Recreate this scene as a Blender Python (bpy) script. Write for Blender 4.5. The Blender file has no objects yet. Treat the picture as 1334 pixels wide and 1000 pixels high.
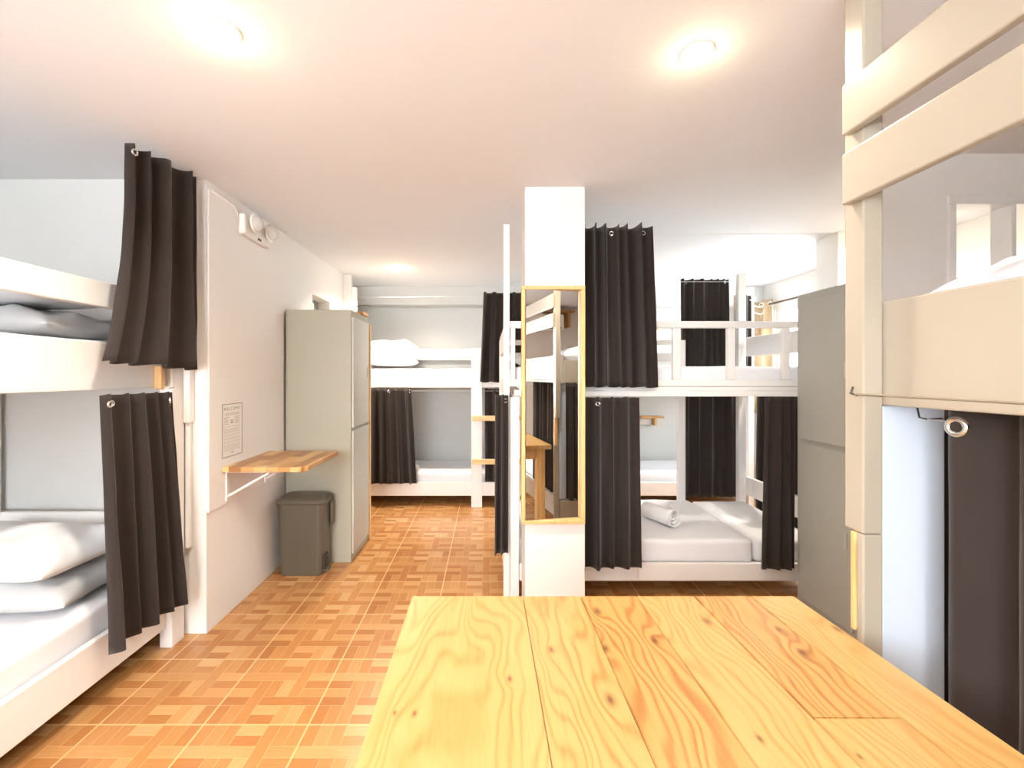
import bpy, bmesh, math, random
from math import pi, sin, cos, radians as R
from mathutils import Vector, Matrix, noise

scene = bpy.context.scene
COL = scene.collection
CAMZ = 1.333
K = 592.0
CEIL = 2.34

# ------------------------------------------------------------------ materials
def new_mat(name):
    m = bpy.data.materials.new(name); m.use_nodes = True
    nt = m.node_tree
    b = nt.nodes['Principled BSDF']
    return m, nt, b

def mix_rgb(nt, fac, a, b):
    n = nt.nodes.new('ShaderNodeMix'); n.data_type = 'RGBA'
    for sock, v in ((n.inputs[0], fac), (n.inputs[6], a), (n.inputs[7], b)):
        if isinstance(v, bpy.types.NodeSocket): nt.links.new(v, sock)
        elif isinstance(v, (int, float)): sock.default_value = v
        else: sock.default_value = (*v, 1)
    return n.outputs[2]

def math_n(nt, op, a, b=None, c=None):
    n = nt.nodes.new('ShaderNodeMath'); n.operation = op
    for i, v in enumerate((a, b, c)):
        if v is None: continue
        if isinstance(v, bpy.types.NodeSocket): nt.links.new(v, n.inputs[i])
        else: n.inputs[i].default_value = v
    return n.outputs[0]

def coords(nt, scale=(1, 1, 1), kind='Object'):
    tc = nt.nodes.new('ShaderNodeTexCoord'); mp = nt.nodes.new('ShaderNodeMapping')
    mp.inputs['Scale'].default_value = scale
    nt.links.new(tc.outputs[kind], mp.inputs[0]); return mp.outputs[0]

def noise_tex(nt, vec, scale, detail=3, rough=.5, dist=0):
    n = nt.nodes.new('ShaderNodeTexNoise')
    n.inputs['Scale'].default_value = scale; n.inputs['Detail'].default_value = detail
    n.inputs['Roughness'].default_value = rough; n.inputs['Distortion'].default_value = dist
    nt.links.new(vec, n.inputs['Vector']); return n.outputs['Fac']

def bump(nt, b, h, strength, dist):
    n = nt.nodes.new('ShaderNodeBump'); n.inputs['Strength'].default_value = strength
    n.inputs['Distance'].default_value = dist
    nt.links.new(h, n.inputs['Height']); nt.links.new(n.outputs[0], b.inputs['Normal'])

def ramp(nt, fac, stops):
    n = nt.nodes.new('ShaderNodeValToRGB'); e = n.color_ramp.elements
    while len(e) < len(stops): e.new(.5)
    for el, (p, c) in zip(e, stops): el.position = p; el.color = (*c, 1) if len(c) == 3 else c
    nt.links.new(fac, n.inputs[0]); return n.outputs[0]

def paint(name, col, rough=.5, var=.03, bscale=30, bs=.1, bd=.002, spec=.4, stretch=(1, 1, 1)):
    m, nt, b = new_mat(name)
    v = coords(nt, stretch)
    f = noise_tex(nt, v, 2.5, 4)
    dark = tuple(c * (1 - var) for c in col); lite = tuple(min(1, c * (1 + var)) for c in col)
    nt.links.new(mix_rgb(nt, f, dark, lite), b.inputs['Base Color'])
    b.inputs['Roughness'].default_value = rough
    b.inputs['Specular IOR Level'].default_value = spec
    bump(nt, b, noise_tex(nt, v, bscale, 3), bs, bd)
    return m

def fabric(name, col, sheen=.2, weave=900, var=.12, rough=.9):
    m, nt, b = new_mat(name)
    v = coords(nt)
    f = noise_tex(nt, v, 6, 4)
    w = noise_tex(nt, v, weave, 2)
    dark = tuple(c * (1 - var) for c in col); lite = tuple(min(1, c * (1 + var)) for c in col)
    c1 = mix_rgb(nt, f, dark, lite)
    nt.links.new(c1, b.inputs['Base Color'])
    b.inputs['Roughness'].default_value = rough
    b.inputs['Specular IOR Level'].default_value = .15
    b.inputs['Sheen Weight'].default_value = sheen
    b.inputs['Sheen Roughness'].default_value = .5
    bump(nt, b, w, .25, .0006)
    return m

def plain(name, col, rough=.5, metal=0., spec=.5, emit=None, es=0):
    m, nt, b = new_mat(name)
    f = noise_tex(nt, coords(nt), 40, 2)
    nt.links.new(mix_rgb(nt, f, tuple(c * .96 for c in col), tuple(min(1, c * 1.03) for c in col)), b.inputs['Base Color'])
    b.inputs['Roughness'].default_value = rough; b.inputs['Metallic'].default_value = metal
    b.inputs['Specular IOR Level'].default_value = spec
    if emit: b.inputs['Emission Color'].default_value = (*emit, 1); b.inputs['Emission Strength'].default_value = es
    return m

def wood(name, light, dark, along='Y', scale=1.0, rough=.5):
    m, nt, b = new_mat(name)
    st = {'X': (1.2, 14, 14), 'Y': (14, 1.2, 14), 'Z': (14, 14, 1.2)}[along]
    v = coords(nt, tuple(s * scale for s in st))
    f = noise_tex(nt, v, 2.2, 5, .6, 1.2)
    g = noise_tex(nt, v, 9, 3, .6)
    c = ramp(nt, f, [(.3, light), (.55, tuple((a + b_) / 2 for a, b_ in zip(light, dark))), (.62, dark), (.75, light)])
    c2 = mix_rgb(nt, math_n(nt, 'MULTIPLY', g, .35), c, dark)
    nt.links.new(c2, b.inputs['Base Color']); b.inputs['Roughness'].default_value = rough
    bump(nt, b, g, .1, .001)
    return m

M = {}
M['wall'] = paint('wall_paint', (.80, .775, .745), .75, .015, 60, .12, .002, .25)
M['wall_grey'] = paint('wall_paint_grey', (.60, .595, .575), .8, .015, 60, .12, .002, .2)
M['ceiling'] = paint('ceiling_paint', (.80, .80, .815), .8, .012, 40, .1, .002, .2)
M['bed'] = paint('white_bed_paint', (.83, .81, .785), .42, .015, 26, .22, .0015, .45, (1, .25, 1))
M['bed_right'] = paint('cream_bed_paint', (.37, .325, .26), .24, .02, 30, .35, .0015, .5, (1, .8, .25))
M['panel_daylight'] = paint('panel_daylight_tint', (.50, .56, .64), .5, .02, 30, .1, .001, .3)  # cool daylight cast on the white end panel, mixed into its base colour
M['curtain'] = fabric('charcoal_curtain', (.031, .023, .020), .16)
M['tan_curtain'] = fabric('tan_curtain', (.42, .31, .19), .1)
M['sheet'] = fabric('white_sheet', (.80, .80, .83), .1, 700, .02)
M['pillowcase'] = fabric('pillowcase', (.78, .79, .81), .1, 700, .02)
M['under_pillow'] = fabric('grey_pillowcase', (.46, .46, .46), .1, 700, .03)
M['towel'] = fabric('towel_terry', (.84, .84, .86), .3, 350, .02)
M['locker'] = paint('locker_paint', (.36, .335, .265), .5, .02, 50, .05, .001, .4)
M['locker_right'] = paint('locker_paint_pale', (.40, .395, .35), .5, .02, 50, .05, .001, .4)
M['locker_door'] = paint('locker_door_paint', (.50, .49, .44), .45, .02, 50, .05, .001, .4)
M['bin'] = paint('bin_plastic', (.095, .078, .053), .4, .03, 80, .05, .0005, .5)
M['raw_wood'] = wood('raw_pine', (.78, .50, .22), (.50, .26, .09), 'Z')
M['rung_wood'] = wood('rung_pine', (.85, .60, .32), (.62, .38, .16), 'X')
M['shelf_wood'] = wood('shelf_acacia', (.72, .42, .16), (.34, .15, .05), 'X', 1.4)
M['mirror_wood'] = wood('mirror_frame_oak', (.72, .50, .22), (.55, .34, .12), 'Z', 1.5)
M['chrome'] = plain('chrome', (.75, .75, .75), .2, 1.)
M['white_metal'] = plain('white_metal', (.8, .78, .76), .35)
M['white_plastic'] = plain('white_plastic', (.82, .80, .76), .35)
M['dark'] = plain('dark_plastic', (.03, .03, .03), .5)
M['rod'] = plain('brown_rod', (.10, .05, .03), .4)
M['paper'] = plain('paper', (.82, .80, .76), .8)
M['ink'] = plain('ink', (.12, .11, .10), .8)
M['ink_soft'] = plain('soft_ink', (.30, .28, .26), .8)
M['door'] = plain('door_grey', (.22, .24, .23), .5)
M['exterior'] = plain('exterior', (.4, .4, .38), .8)
m, nt, b = new_mat('mirror_glass'); b.inputs['Metallic'].default_value = 1; b.inputs['Roughness'].default_value = .015
b.inputs['Base Color'].default_value = (.88, .89, .88, 1); M['mirror'] = m
m, nt, b = new_mat('clear_lamp'); b.inputs['Base Color'].default_value = (.95, .95, .93, 1); b.inputs['Roughness'].default_value = .1
b.inputs['Transmission Weight'].default_value = .6; M['lens'] = m
m, nt, b = new_mat('window_glass'); b.inputs['Base Color'].default_value = (.85, .92, .93, 1); b.inputs['Roughness'].default_value = .02
b.inputs['Transmission Weight'].default_value = 1; b.inputs['IOR'].default_value = 1.01; M['glass'] = m
M['lamp'] = plain('lamp_glow', (1, .95, .85), .5, emit=(1, .93, .78), es=26)

# floor: printed parquet tiles, tone comes from each little block
m, nt, b = new_mat('parquet_tile')
at = nt.nodes.new('ShaderNodeAttribute'); at.attribute_name = 'tone'
sep = nt.nodes.new('ShaderNodeSeparateColor'); nt.links.new(at.outputs['Color'], sep.inputs[0])
gx = noise_tex(nt, coords(nt, (6, 120, 1)), 1.5, 4, .6)
gy = noise_tex(nt, coords(nt, (120, 6, 1)), 1.5, 4, .6)
mx = nt.nodes.new('ShaderNodeMix'); mx.data_type = 'FLOAT'
nt.links.new(sep.outputs[1], mx.inputs[0]); nt.links.new(gx, mx.inputs[2]); nt.links.new(gy, mx.inputs[3])
t = math_n(nt, 'ADD', sep.outputs[0], math_n(nt, 'MULTIPLY', math_n(nt, 'SUBTRACT', mx.outputs[0], .5), .55))
c = ramp(nt, t, [(0, (.29, .105, .030)), (.35, (.40, .168, .052)), (.7, (.50, .25, .09)), (1, (.57, .34, .15))])
c = mix_rgb(nt, sep.outputs[2], c, (.66, .42, .20))
nt.links.new(c, b.inputs['Base Color'])
b.inputs['Roughness'].default_value = .24; b.inputs['Specular IOR Level'].default_value = .5
bump(nt, b, mx.outputs[0], .05, .0008)
M['floor'] = m

# table top: pine planks with knots
def at_table(px, py, d=.573):
    y = d * K / (py - 488); return ((px - 635) * y / K, y)
KN = [(718, 846, 7), (789, 844, 8), (778, 796, 9), (795, 911, 11), (853, 834, 8), (540, 929, 6), (990, 962, 7),
      (664, 884, 6), (1046, 850, 8), (1090, 819, 7), (921, 809, 9), (514, 928, 4), (1120, 985, 5), (1015, 820, 5)]
m, nt, b = new_mat('pine_table_top')
geo = nt.nodes.new('ShaderNodeNewGeometry')
at = nt.nodes.new('ShaderNodeAttribute'); at.attribute_name = 'tone'
sep = nt.nodes.new('ShaderNodeSeparateColor'); nt.links.new(at.outputs['Color'], sep.inputs[0])
sx = nt.nodes.new('ShaderNodeSeparateXYZ'); nt.links.new(geo.outputs['Position'], sx.inputs[0])
big = noise_tex(nt, coords(nt, (1, .35, 1)), 7, 2, .5)
warp = math_n(nt, 'MULTIPLY', math_n(nt, 'SUBTRACT', big, .5), .20)
knotmask = None
for px, py, s in KN:
    kx, ky = at_table(px, py); rr = s * ky / K * .75
    dx = math_n(nt, 'SUBTRACT', sx.outputs[0], kx); dy = math_n(nt, 'SUBTRACT', sx.outputs[1], ky)
    q = math_n(nt, 'ADD', math_n(nt, 'MULTIPLY', dx, dx), math_n(nt, 'MULTIPLY', math_n(nt, 'MULTIPLY', dy, dy), .25))
    e = math_n(nt, 'EXPONENT', math_n(nt, 'MULTIPLY', q, -1 / (rr * rr * 5)))
    warp = math_n(nt, 'ADD', warp, math_n(nt, 'MULTIPLY', e, rr * 2.2))
    kd = math_n(nt, 'EXPONENT', math_n(nt, 'MULTIPLY', q, -1 / (rr * rr * .55)))
    knotmask = kd if knotmask is None else math_n(nt, 'MAXIMUM', knotmask, kd)
off = math_n(nt, 'MULTIPLY', sep.outputs[1], 7.3)
xx = math_n(nt, 'ADD', math_n(nt, 'ADD', sx.outputs[0], warp), off)
cmb = nt.nodes.new('ShaderNodeCombineXYZ'); nt.links.new(math_n(nt, 'MULTIPLY', xx, 62), cmb.inputs[0])
nt.links.new(math_n(nt, 'MULTIPLY', math_n(nt, 'ADD', sx.outputs[1], off), 1.3), cmb.inputs[1])
g1 = noise_tex(nt, cmb.outputs[0], 1.0, 2, .5)
cmb2 = nt.nodes.new('ShaderNodeCombineXYZ'); nt.links.new(math_n(nt, 'MULTIPLY', xx, 5), cmb2.inputs[0])
nt.links.new(math_n(nt, 'MULTIPLY', math_n(nt, 'ADD', sx.outputs[1], off), 1.1), cmb2.inputs[1])
n2 = noise_tex(nt, cmb2.outputs[0], 1.0, 2, .45)
vv = math_n(nt, 'ADD', math_n(nt, 'MULTIPLY', n2, 95), math_n(nt, 'MULTIPLY', xx, 190))
rings = math_n(nt, 'POWER', math_n(nt, 'ADD', math_n(nt, 'MULTIPLY', math_n(nt, 'SINE', vv), .5), .5), 2.6)
fine = noise_tex(nt, coords(nt, (150, 5, 1)), 2, 3, .6)
tone = math_n(nt, 'ADD', math_n(nt, 'MULTIPLY', g1, .45), math_n(nt, 'MULTIPLY', rings, .30))
tone = math_n(nt, 'ADD', tone, math_n(nt, 'MULTIPLY', math_n(nt, 'SUBTRACT', fine, .5), .35))
tone = math_n(nt, 'ADD', tone, math_n(nt, 'MULTIPLY', math_n(nt, 'SUBTRACT', sep.outputs[0], .5), 1.3))
c = ramp(nt, tone, [(.05, (.45, .285, .108)), (.4, (.405, .225, .07)), (.68, (.31, .135, .037)), (.95, (.16, .055, .014))])
c = mix_rgb(nt, math_n(nt, 'MULTIPLY', knotmask, .85), c, (.13, .045, .015))
nt.links.new(c, b.inputs['Base Color'])
b.inputs['Roughness'].default_value = .32; b.inputs['Specular IOR Level'].default_value = .35
M['table'] = m
M['table_leg'] = wood('table_leg_pine', (.80, .55, .25), (.55, .30, .1), 'Z')

# ------------------------------------------------------------------ mesh helpers
def obj_from_bm(name, bm, mat, base=(0, 0, 0), parent=None, smooth=False, solid=0):
    bmesh.ops.recalc_face_normals(bm, faces=bm.faces)
    base = Vector(base)
    if parent is not None: base = Vector(parent['_b'])
    for v in bm.verts: v.co -= base
    me = bpy.data.meshes.new(name); bm.to_mesh(me); bm.free()
    if isinstance(mat, str): mat = M[mat]
    me.materials.append(mat)
    if smooth:
        for p in me.polygons: p.use_smooth = True
    o = bpy.data.objects.new(name, me); COL.objects.link(o)
    if parent is not None: o.parent = parent
    else: o.location = base
    o['_b'] = tuple(base)
    if solid:
        md = o.modifiers.new('thickness', 'SOLIDIFY'); md.thickness = solid; md.offset = 0
    return o

def thing(name, label, cat, base, group=None):
    o = bpy.data.objects.new(name, None); COL.objects.link(o); o.empty_display_size = .1
    o.location = base; o['_b'] = tuple(base); tag(o, label, cat, group); return o

def tag(o, label, cat, group=None):
    o['label'] = label; o['category'] = cat
    if group: o['group'] = group
    return o

def struct(o): o['kind'] = 'structure'; return o

def add_box(bm, x0, x1, y0, y1, z0, z1, bev=.004):
    r = bmesh.ops.create_cube(bm, size=1)
    vs = r['verts']
    for v in vs:
        v.co = Vector(((x0 + x1) / 2 + v.co.x * (x1 - x0), (y0 + y1) / 2 + v.co.y * (y1 - y0), (z0 + z1) / 2 + v.co.z * (z1 - z0)))
    if bev:
        bev = min(bev, .3 * min(abs(x1 - x0), abs(y1 - y0), abs(z1 - z0)))
        es = list({e for v in vs for e in v.link_edges})
        bmesh.ops.bevel(bm, geom=es, offset=bev, segments=2, profile=.5, affect='EDGES')

def box(name, mat, x0, x1, y0, y1, z0, z1, parent=None, bev=.004):
    bm = bmesh.new(); add_box(bm, x0, x1, y0, y1, z0, z1, bev)
    base = ((x0 + x1) / 2, (y0 + y1) / 2, z0)
    return obj_from_bm(name, bm, mat, base, parent)

def add_tube(bm, pts, r, n=10):
    pts = [Vector(p) for p in pts]; rings = []
    up = Vector((0, 0, 1))
    for i, p in enumerate(pts):
        d = (pts[min(i + 1, len(pts) - 1)] - pts[max(i - 1, 0)]).normalized()
        a = d.cross(up) if abs(d.dot(up)) < .95 else d.cross(Vector((1, 0, 0)))
        a.normalize(); c = d.cross(a).normalized()
        rings.append([bm.verts.new(p + (a * cos(2 * pi * k / n) + c * sin(2 * pi * k / n)) * r) for k in range(n)])
    for q in range(len(rings) - 1):
        for k in range(n):
            bm.faces.new((rings[q][k], rings[q][(k + 1) % n], rings[q + 1][(k + 1) % n], rings[q + 1][k]))
    bm.faces.new(rings[0]); bm.faces.new(rings[-1])

def tube(name, mat, pts, r, parent=None, n=10):
    bm = bmesh.new(); add_tube(bm, pts, r, n)
    return obj_from_bm(name, bm, mat, pts[0], parent, True)

def add_torus(bm, c, axis, R0, r0, n=16, k=8):
    axis = Vector(axis).normalized(); a = axis.orthogonal().normalized(); b_ = axis.cross(a)
    g = []
    for i in range(n):
        t = 2 * pi * i / n; d = a * cos(t) + b_ * sin(t)
        g.append([bm.verts.new(Vector(c) + d * (R0 + r0 * cos(2 * pi * j / k)) + axis * r0 * sin(2 * pi * j / k)) for j in range(k)])
    for i in range(n):
        for j in range(k):
            bm.faces.new((g[i][j], g[(i + 1) % n][j], g[(i + 1) % n][(j + 1) % k], g[i][(j + 1) % k]))

def soft_box(name, mat, x0, x1, y0, y1, z0, z1, r=.03, wob=.004, seed=0, parent=None, label=None, cat=None, group=None, ns=22):
    bm = bmesh.new()
    def arr(a, b_, n):
        e = [0, .3 * r, .6 * r, r]
        mid = [a + r + (b_ - a - 2 * r) * i / n for i in range(1, n)]
        return [a + q for q in e] + mid + [b_ - q for q in reversed(e)]
    X = arr(x0, x1, ns); Y = arr(y0, y1, ns); Z = arr(z0, z1, 3)
    cache = {}
    def vert(x, y, z):
        key = (round(x, 5), round(y, 5), round(z, 5))
        if key in cache: return cache[key]
        c = Vector((min(max(x, x0 + r), x1 - r), min(max(y, y0 + r), y1 - r), min(max(z, z0 + r), z1 - r)))
        p = Vector((x, y, z)); d = p - c
        if d.length > 1e-6: p = c + d.normalized() * min(r, d.length if max(abs(d.x), abs(d.y), abs(d.z)) < r * .99 else r)
        if z > z0 + r:
            k = noise.noise(Vector((x * 5 + seed, y * 5, seed))) + .5 * noise.noise(Vector((x * 13, y * 9 + seed, z * 8)))
            p.z += wob * k
            p.x += wob * .4 * noise.noise(Vector((y * 9, z * 20, seed + 5))); p.y += wob * .4 * noise.noise(Vector((x * 9, z * 20, seed)))
        cache[key] = bm.verts.new(p); return cache[key]
    def grid(A, B, f):
        for i in range(len(A) - 1):
            for j in range(len(B) - 1):
                q = [f(A[i], B[j]), f(A[i + 1], B[j]), f(A[i + 1], B[j + 1]), f(A[i], B[j + 1])]
                if len(set(q)) == 4: bm.faces.new(q)
    for z in (z0, z1): grid(X, Y, lambda a, b_: vert(a, b_, z))
    for x in (x0, x1): grid(Y, Z, lambda a, b_: vert(x, a, b_))
    for y in (y0, y1): grid(X, Z, lambda a, b_: vert(a, y, b_))
    o = obj_from_bm(name, bm, mat, ((x0 + x1) / 2, (y0 + y1) / 2, z0), parent, True)
    if label: tag(o, label, cat, group)
    return o

def pillow(mat, cx, cy, z0, L, W, H, rot, seed, label, group='pillows on the bunks', tilt=0):
    bm = bmesh.new(); n = 30; top = {}; bot = {}
    Rm = Matrix.Rotation(rot, 4, 'Z') @ Matrix.Rotation(tilt, 4, 'X')
    for i in range(n + 1):
        for j in range(n + 1):
            u = -1 + 2 * i / n; v = -1 + 2 * j / n
            u = sin(u * pi / 2) ; v = sin(v * pi / 2)
            e = max(0, (1 - u ** 4) * (1 - v ** 4)) ** .5
            pin = 1 - .07 * (1 - abs(v) ** 2) * (abs(u) ** 3)
            pin2 = 1 - .09 * (1 - abs(u) ** 2) * (abs(v) ** 3)
            x = u * L / 2 * pin; y = v * W / 2 * pin2
            w = noise.noise(Vector((x * 11 + seed, y * 11, 3))) * .020 + noise.noise(Vector((x * 24, y * 30 + seed, 1))) * .008
            w += .009 * sin(20 * (x * .5 + y) + seed + 4 * noise.noise(Vector((x * 5, y * 5, seed))))
            h = H * .62 * e + w * e
            l = -H * .38 * e
            edge = i in (0, n) or j in (0, n)
            p = Vector((x, y, h)); top[i, j] = bm.verts.new(p)
            bot[i, j] = top[i, j] if edge else bm.verts.new(Vector((x, y, l)))
    for i in range(n):
        for j in range(n):
            bm.faces.new((top[i, j], top[i + 1, j], top[i + 1, j + 1], top[i, j + 1]))
            bm.faces.new((bot[i, j], bot[i, j + 1], bot[i + 1, j + 1], bot[i + 1, j]))
    zmin = min((Rm @ v.co).z for v in bm.verts)
    for v in bm.verts: v.co = Rm @ v.co + Vector((cx, cy, z0 - zmin))
    o = obj_from_bm('pillow', bm, mat, (cx, cy, z0), None, True)
    return tag(o, label, 'pillow', group)

def curtain(label, P0, P1, z0, z1, B0=None, B1=None, zb0=0, zb1=None, n=6, amp=.025, seed=1, rings=(), mat='curtain',
            group='dark bunk curtains', bulge=0, nrm=None, flare=1.6, top_amp=.7, hem=.006, ringr=.011, ease=1):
    """hanging cloth from P0 to P1 (x, y) with top heights z0, z1 and bottom corners B0, B1"""
    B0 = B0 or P0; B1 = B1 or P1; zb1 = zb0 if zb1 is None else zb1
    rnd = random.Random(seed)
    nu = n * 12; nv = 26
    d = Vector((P1[0] - P0[0], P1[1] - P0[1], 0)).normalized()
    N = Vector((d.y, -d.x, 0)) if nrm is None else Vector(nrm)
    ph = rnd.random() * 6
    ws = [.6 + .9 * rnd.random() for _ in range(n)]; s = sum(ws); cum = [0]
    for w in ws: cum.append(cum[-1] + w / s)
    am = [.55 + .8 * rnd.random() for _ in range(n + 1)]
    def phase(u):
        for i in range(n):
            if u <= cum[i + 1] or i == n - 1: return i + (u - cum[i]) / (cum[i + 1] - cum[i])
    def pt(u, v):
        p = phase(u); i = min(int(p), n - 1); f = p - i
        a = am[i] * (1 - f) + am[i + 1] * f
        px = P0[0] + (P1[0] - P0[0]) * u; py = P0[1] + (P1[1] - P0[1]) * u
        bx = B0[0] + (B1[0] - B0[0]) * u; by = B0[1] + (B1[1] - B0[1]) * u
        zt = z0 + (z1 - z0) * u; zb = zb0 + (zb1 - zb0) * u
        s_ = sin(2 * pi * p)
        sh = s_ * (1 - .25 * s_ * s_) * 1.3
        A = amp * a * (top_amp + (flare - top_amp) * v ** .8)
        drift = .35 * sin(2.1 * v + seed + i * 1.7) * v
        off = A * (sh + .25 * sin(2 * pi * p * .5 + drift * 3 + ph)) + bulge * sin(pi * min(1, v * 1.05))
        off += .12 * amp * noise.noise(Vector((u * 9, v * 5, seed)))
        lat = .28 * A * cos(2 * pi * p + drift)
        ve = v ** ease; x = px + (bx - px) * ve; y = py + (by - py) * ve
        z = zt + (zb - zt) * v
        if v < .04: z += .006 * max(0, s_) * (1 - v / .04)
        z += hem * s_ * v ** 8
        return Vector((x, y, z)) + N * off + d * lat
    bm = bmesh.new()
    g = [[bm.verts.new(pt(i / nu, j / nv)) for j in range(nv + 1)] for i in range(nu + 1)]
    for i in range(nu):
        for j in range(nv): bm.faces.new((g[i][j], g[i + 1][j], g[i + 1][j + 1], g[i][j + 1]))
    base = ((P0[0] + P1[0]) / 2, (P0[1] + P1[1]) / 2, zb0)
    o = obj_from_bm('curtain', bm, mat, base, None, True, .003)
    tag(o, label, 'curtain', group)
    for u in rings:
        bm = bmesh.new(); p = pt(u, .035)
        t = (pt(min(1, u + .01), .035) - pt(max(0, u - .01), .035)); t.z = 0
        ax = Vector((t.y, -t.x, 0)).normalized()
        add_torus(bm, p, ax, ringr, ringr * .38)
        obj_from_bm('grommet', bm, 'chrome', None or (0, 0, 0), o, True)
    return o

def wire(label, a, b_, r=.002, mat='white_metal'):
    o = tube('curtain_wire', mat, [a, b_], r)
    return tag(o, label, 'wire', 'curtain wires')

# ------------------------------------------------------------------ room shell
# floor: parquet print in 0.4 m tiles
def build_floor():
    P = [(0, 1, 6, 8, .45), (1, 2, 6, 8, .55), (2, 3, 6, 8, .5), (3, 5, 6, 7, .38), (3, 5, 7, 8, .85), (6, 7, 6, 8, .5), (7, 8, 6, 8, .42),
         (5, 6, 3, 8, .48), (0, 5, 5, 6, .68), (6, 8, 5, 6, .72), (0, 2, 3, 4, .68), (0, 2, 4, 5, .30), (3, 4, 3, 5, .40), (4, 5, 3, 5, .75),
         (6, 8, 3, 4, .66), (6, 8, 4, 5, .42), (2, 3, 0, 5, .42), (0, 2, 2, 3, .22), (3, 8, 2, 3, .30),
         (0, 1, 0, 2, .28), (1, 2, 0, 2, .5), (3, 5, 0, 1, .30), (3, 5, 1, 2, .85), (5, 6, 0, 2, .72), (6, 7, 0, 2, .78), (7, 8, 0, 2, .35)]
    T = .3995; x0, y0 = -.682, 1.732
    rnd = random.Random(4)
    verts = []; faces = []; cols = []
    def quad(a, b_, c, d, z, col):
        n = len(verts); verts.extend([(a, c, z), (b_, c, z), (b_, d, z), (a, d, z)]); faces.append((n, n + 1, n + 2, n + 3)); cols.extend([col] * 4)
    quad(-2.7, 3.3, -1.9, 5.6, -.0004, (1, 0, 1, 1))
    for i in range(-6, 11):
        for j in range(-10, 10):
            tx = x0 + i * T; ty = y0 + j * T
            if tx + T < -2.65 or tx > 3.2 or ty > 5.5 or ty + T < -1.9: continue
            tt = rnd.uniform(-.05, .05); g = .0026; g2 = .0014; u = (T - 2 * g) / 8
            for (a, b_, c, d, tn) in P:
                vert = 1.0 if (d - c) > (b_ - a) else 0.0
                tn2 = min(1, max(0, tn + tt + rnd.uniform(-.10, .10)))
                quad(max(-2.65, tx + g + a * u + g2 / 2), tx + g + b_ * u - g2 / 2, ty + g + c * u + g2 / 2, ty + g + d * u - g2 / 2, 0, (tn2, vert, 0, 1))
    # underside and edge so that the floor is a slab
    n = len(verts)
    verts.extend([(-2.7, -1.9, -.06), (3.3, -1.9, -.06), (3.3, 5.6, -.06), (-2.7, 5.6, -.06)]); faces.append((n + 3, n + 2, n + 1, n)); cols.extend([(1, 0, 1, 1)] * 4)
    me = bpy.data.meshes.new('floor'); me.from_pydata(verts, [], faces)
    ca = me.color_attributes.new('tone', 'FLOAT_COLOR', 'POINT')
    for k, c in enumerate(cols): ca.data[k].color = c
    me.materials.append(M['floor']); o = bpy.data.objects.new('floor', me); COL.objects.link(o); struct(o)
build_floor()

YB = 5.40; XR = 3.15; XL = -2.60; YN = -1.75
struct(box('ceiling', 'ceiling', -2.75, 3.35, -1.95, 5.65, CEIL, CEIL + .1, bev=0))
struct(box('wall_back', 'wall_grey', -2.75, 3.35, YB, YB + .12, 0, CEIL, bev=0))
struct(box('trim_1', 'wall_grey', -2.0, XR, 5.17, YB - .001, 2.13, CEIL, bev=.003))         # dropped beam in front of the back wall
def wall_front():
    bm = bmesh.new(); a, b_, c, d = -2.0, -.1, .95, 2.15
    add_box(bm, -2.75, a, YN - .12, YN, 0, CEIL, 0); add_box(bm, b_, 3.35, YN - .12, YN, 0, CEIL, 0)
    add_box(bm, a, b_, YN - .12, YN, 0, c, 0); add_box(bm, a, b_, YN - .12, YN, d, CEIL, 0)
    struct(obj_from_bm('wall_front', bm, 'wall', (0, YN, 0)))
    bm = bmesh.new(); f = .05
    for q in ((a, b_, c, c + f), (a, b_, d - f, d), (a, a + f, c + f, d - f), (b_ - f, b_, c + f, d - f), (-1.07, -1.03, c + f, d - f)):
        add_box(bm, q[0], q[1], YN - .07, YN - .02, q[2], q[3], .003)
    struct(obj_from_bm('added_fill_window', bm, 'white_metal', (-1, YN, c)))  # unseen rear window, added to let in fill daylight from behind the viewer
wall_front()
struct(box('wall_far_left', 'wall', XL - .12, XL, YN, 2.342, 0, CEIL, bev=0))
struct(box('wall_stub', 'wall_grey', XL - .12, -1.5605, 2.342, 2.46, 0, CEIL, bev=0))
# left wall with a doorway hidden low behind the locker
def wall_left():
    bm = bmesh.new()
    add_box(bm, -1.56, -1.448, 2.342, 3.76, 0, CEIL, 0)
    add_box(bm, -1.56, -1.448, 4.23, 4.62, 0, CEIL, 0)
    add_box(bm, -1.56, -1.448, 3.7601, 4.2299, 2.0, CEIL, 0)
    struct(obj_from_bm('wall_left', bm, 'wall', (-1.5, 3, 0)))
wall_left()
struct(box('trim_2', 'wall', -1.4479, -1.436, 2.343, 3.205, .62, 2.29, bev=.003))      # raised upper panel on the left wall
struct(box('trim_3', 'wall', -1.4479, -1.375, 4.56, 4.62, 0, CEIL, bev=.003))
struct(box('wall_alcove', 'wall_grey', -1.75, -1.66, 4.62, YB, 0, CEIL, bev=0))
struct(box('wall_alcove_front', 'wall_grey', -1.66, -1.561, 4.62, 4.70, 0, CEIL, bev=0))
d = box('door_1', 'door', -1.60, -1.565, 3.72, 4.27, .005, 2.04, bev=.002); struct(d)
box('door_frame', 'white_metal', -1.563, -1.452, 4.19, 4.228, .005, 1.998, parent=d, bev=.002)
box('door_frame', 'white_metal', -1.563, -1.50, 3.90, 3.93, .005, 1.95, parent=d, bev=.002)
struct(box('wall_pillar', 'wall', .201, .522, 2.433, 2.66, 0, CEIL, bev=.003))
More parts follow.
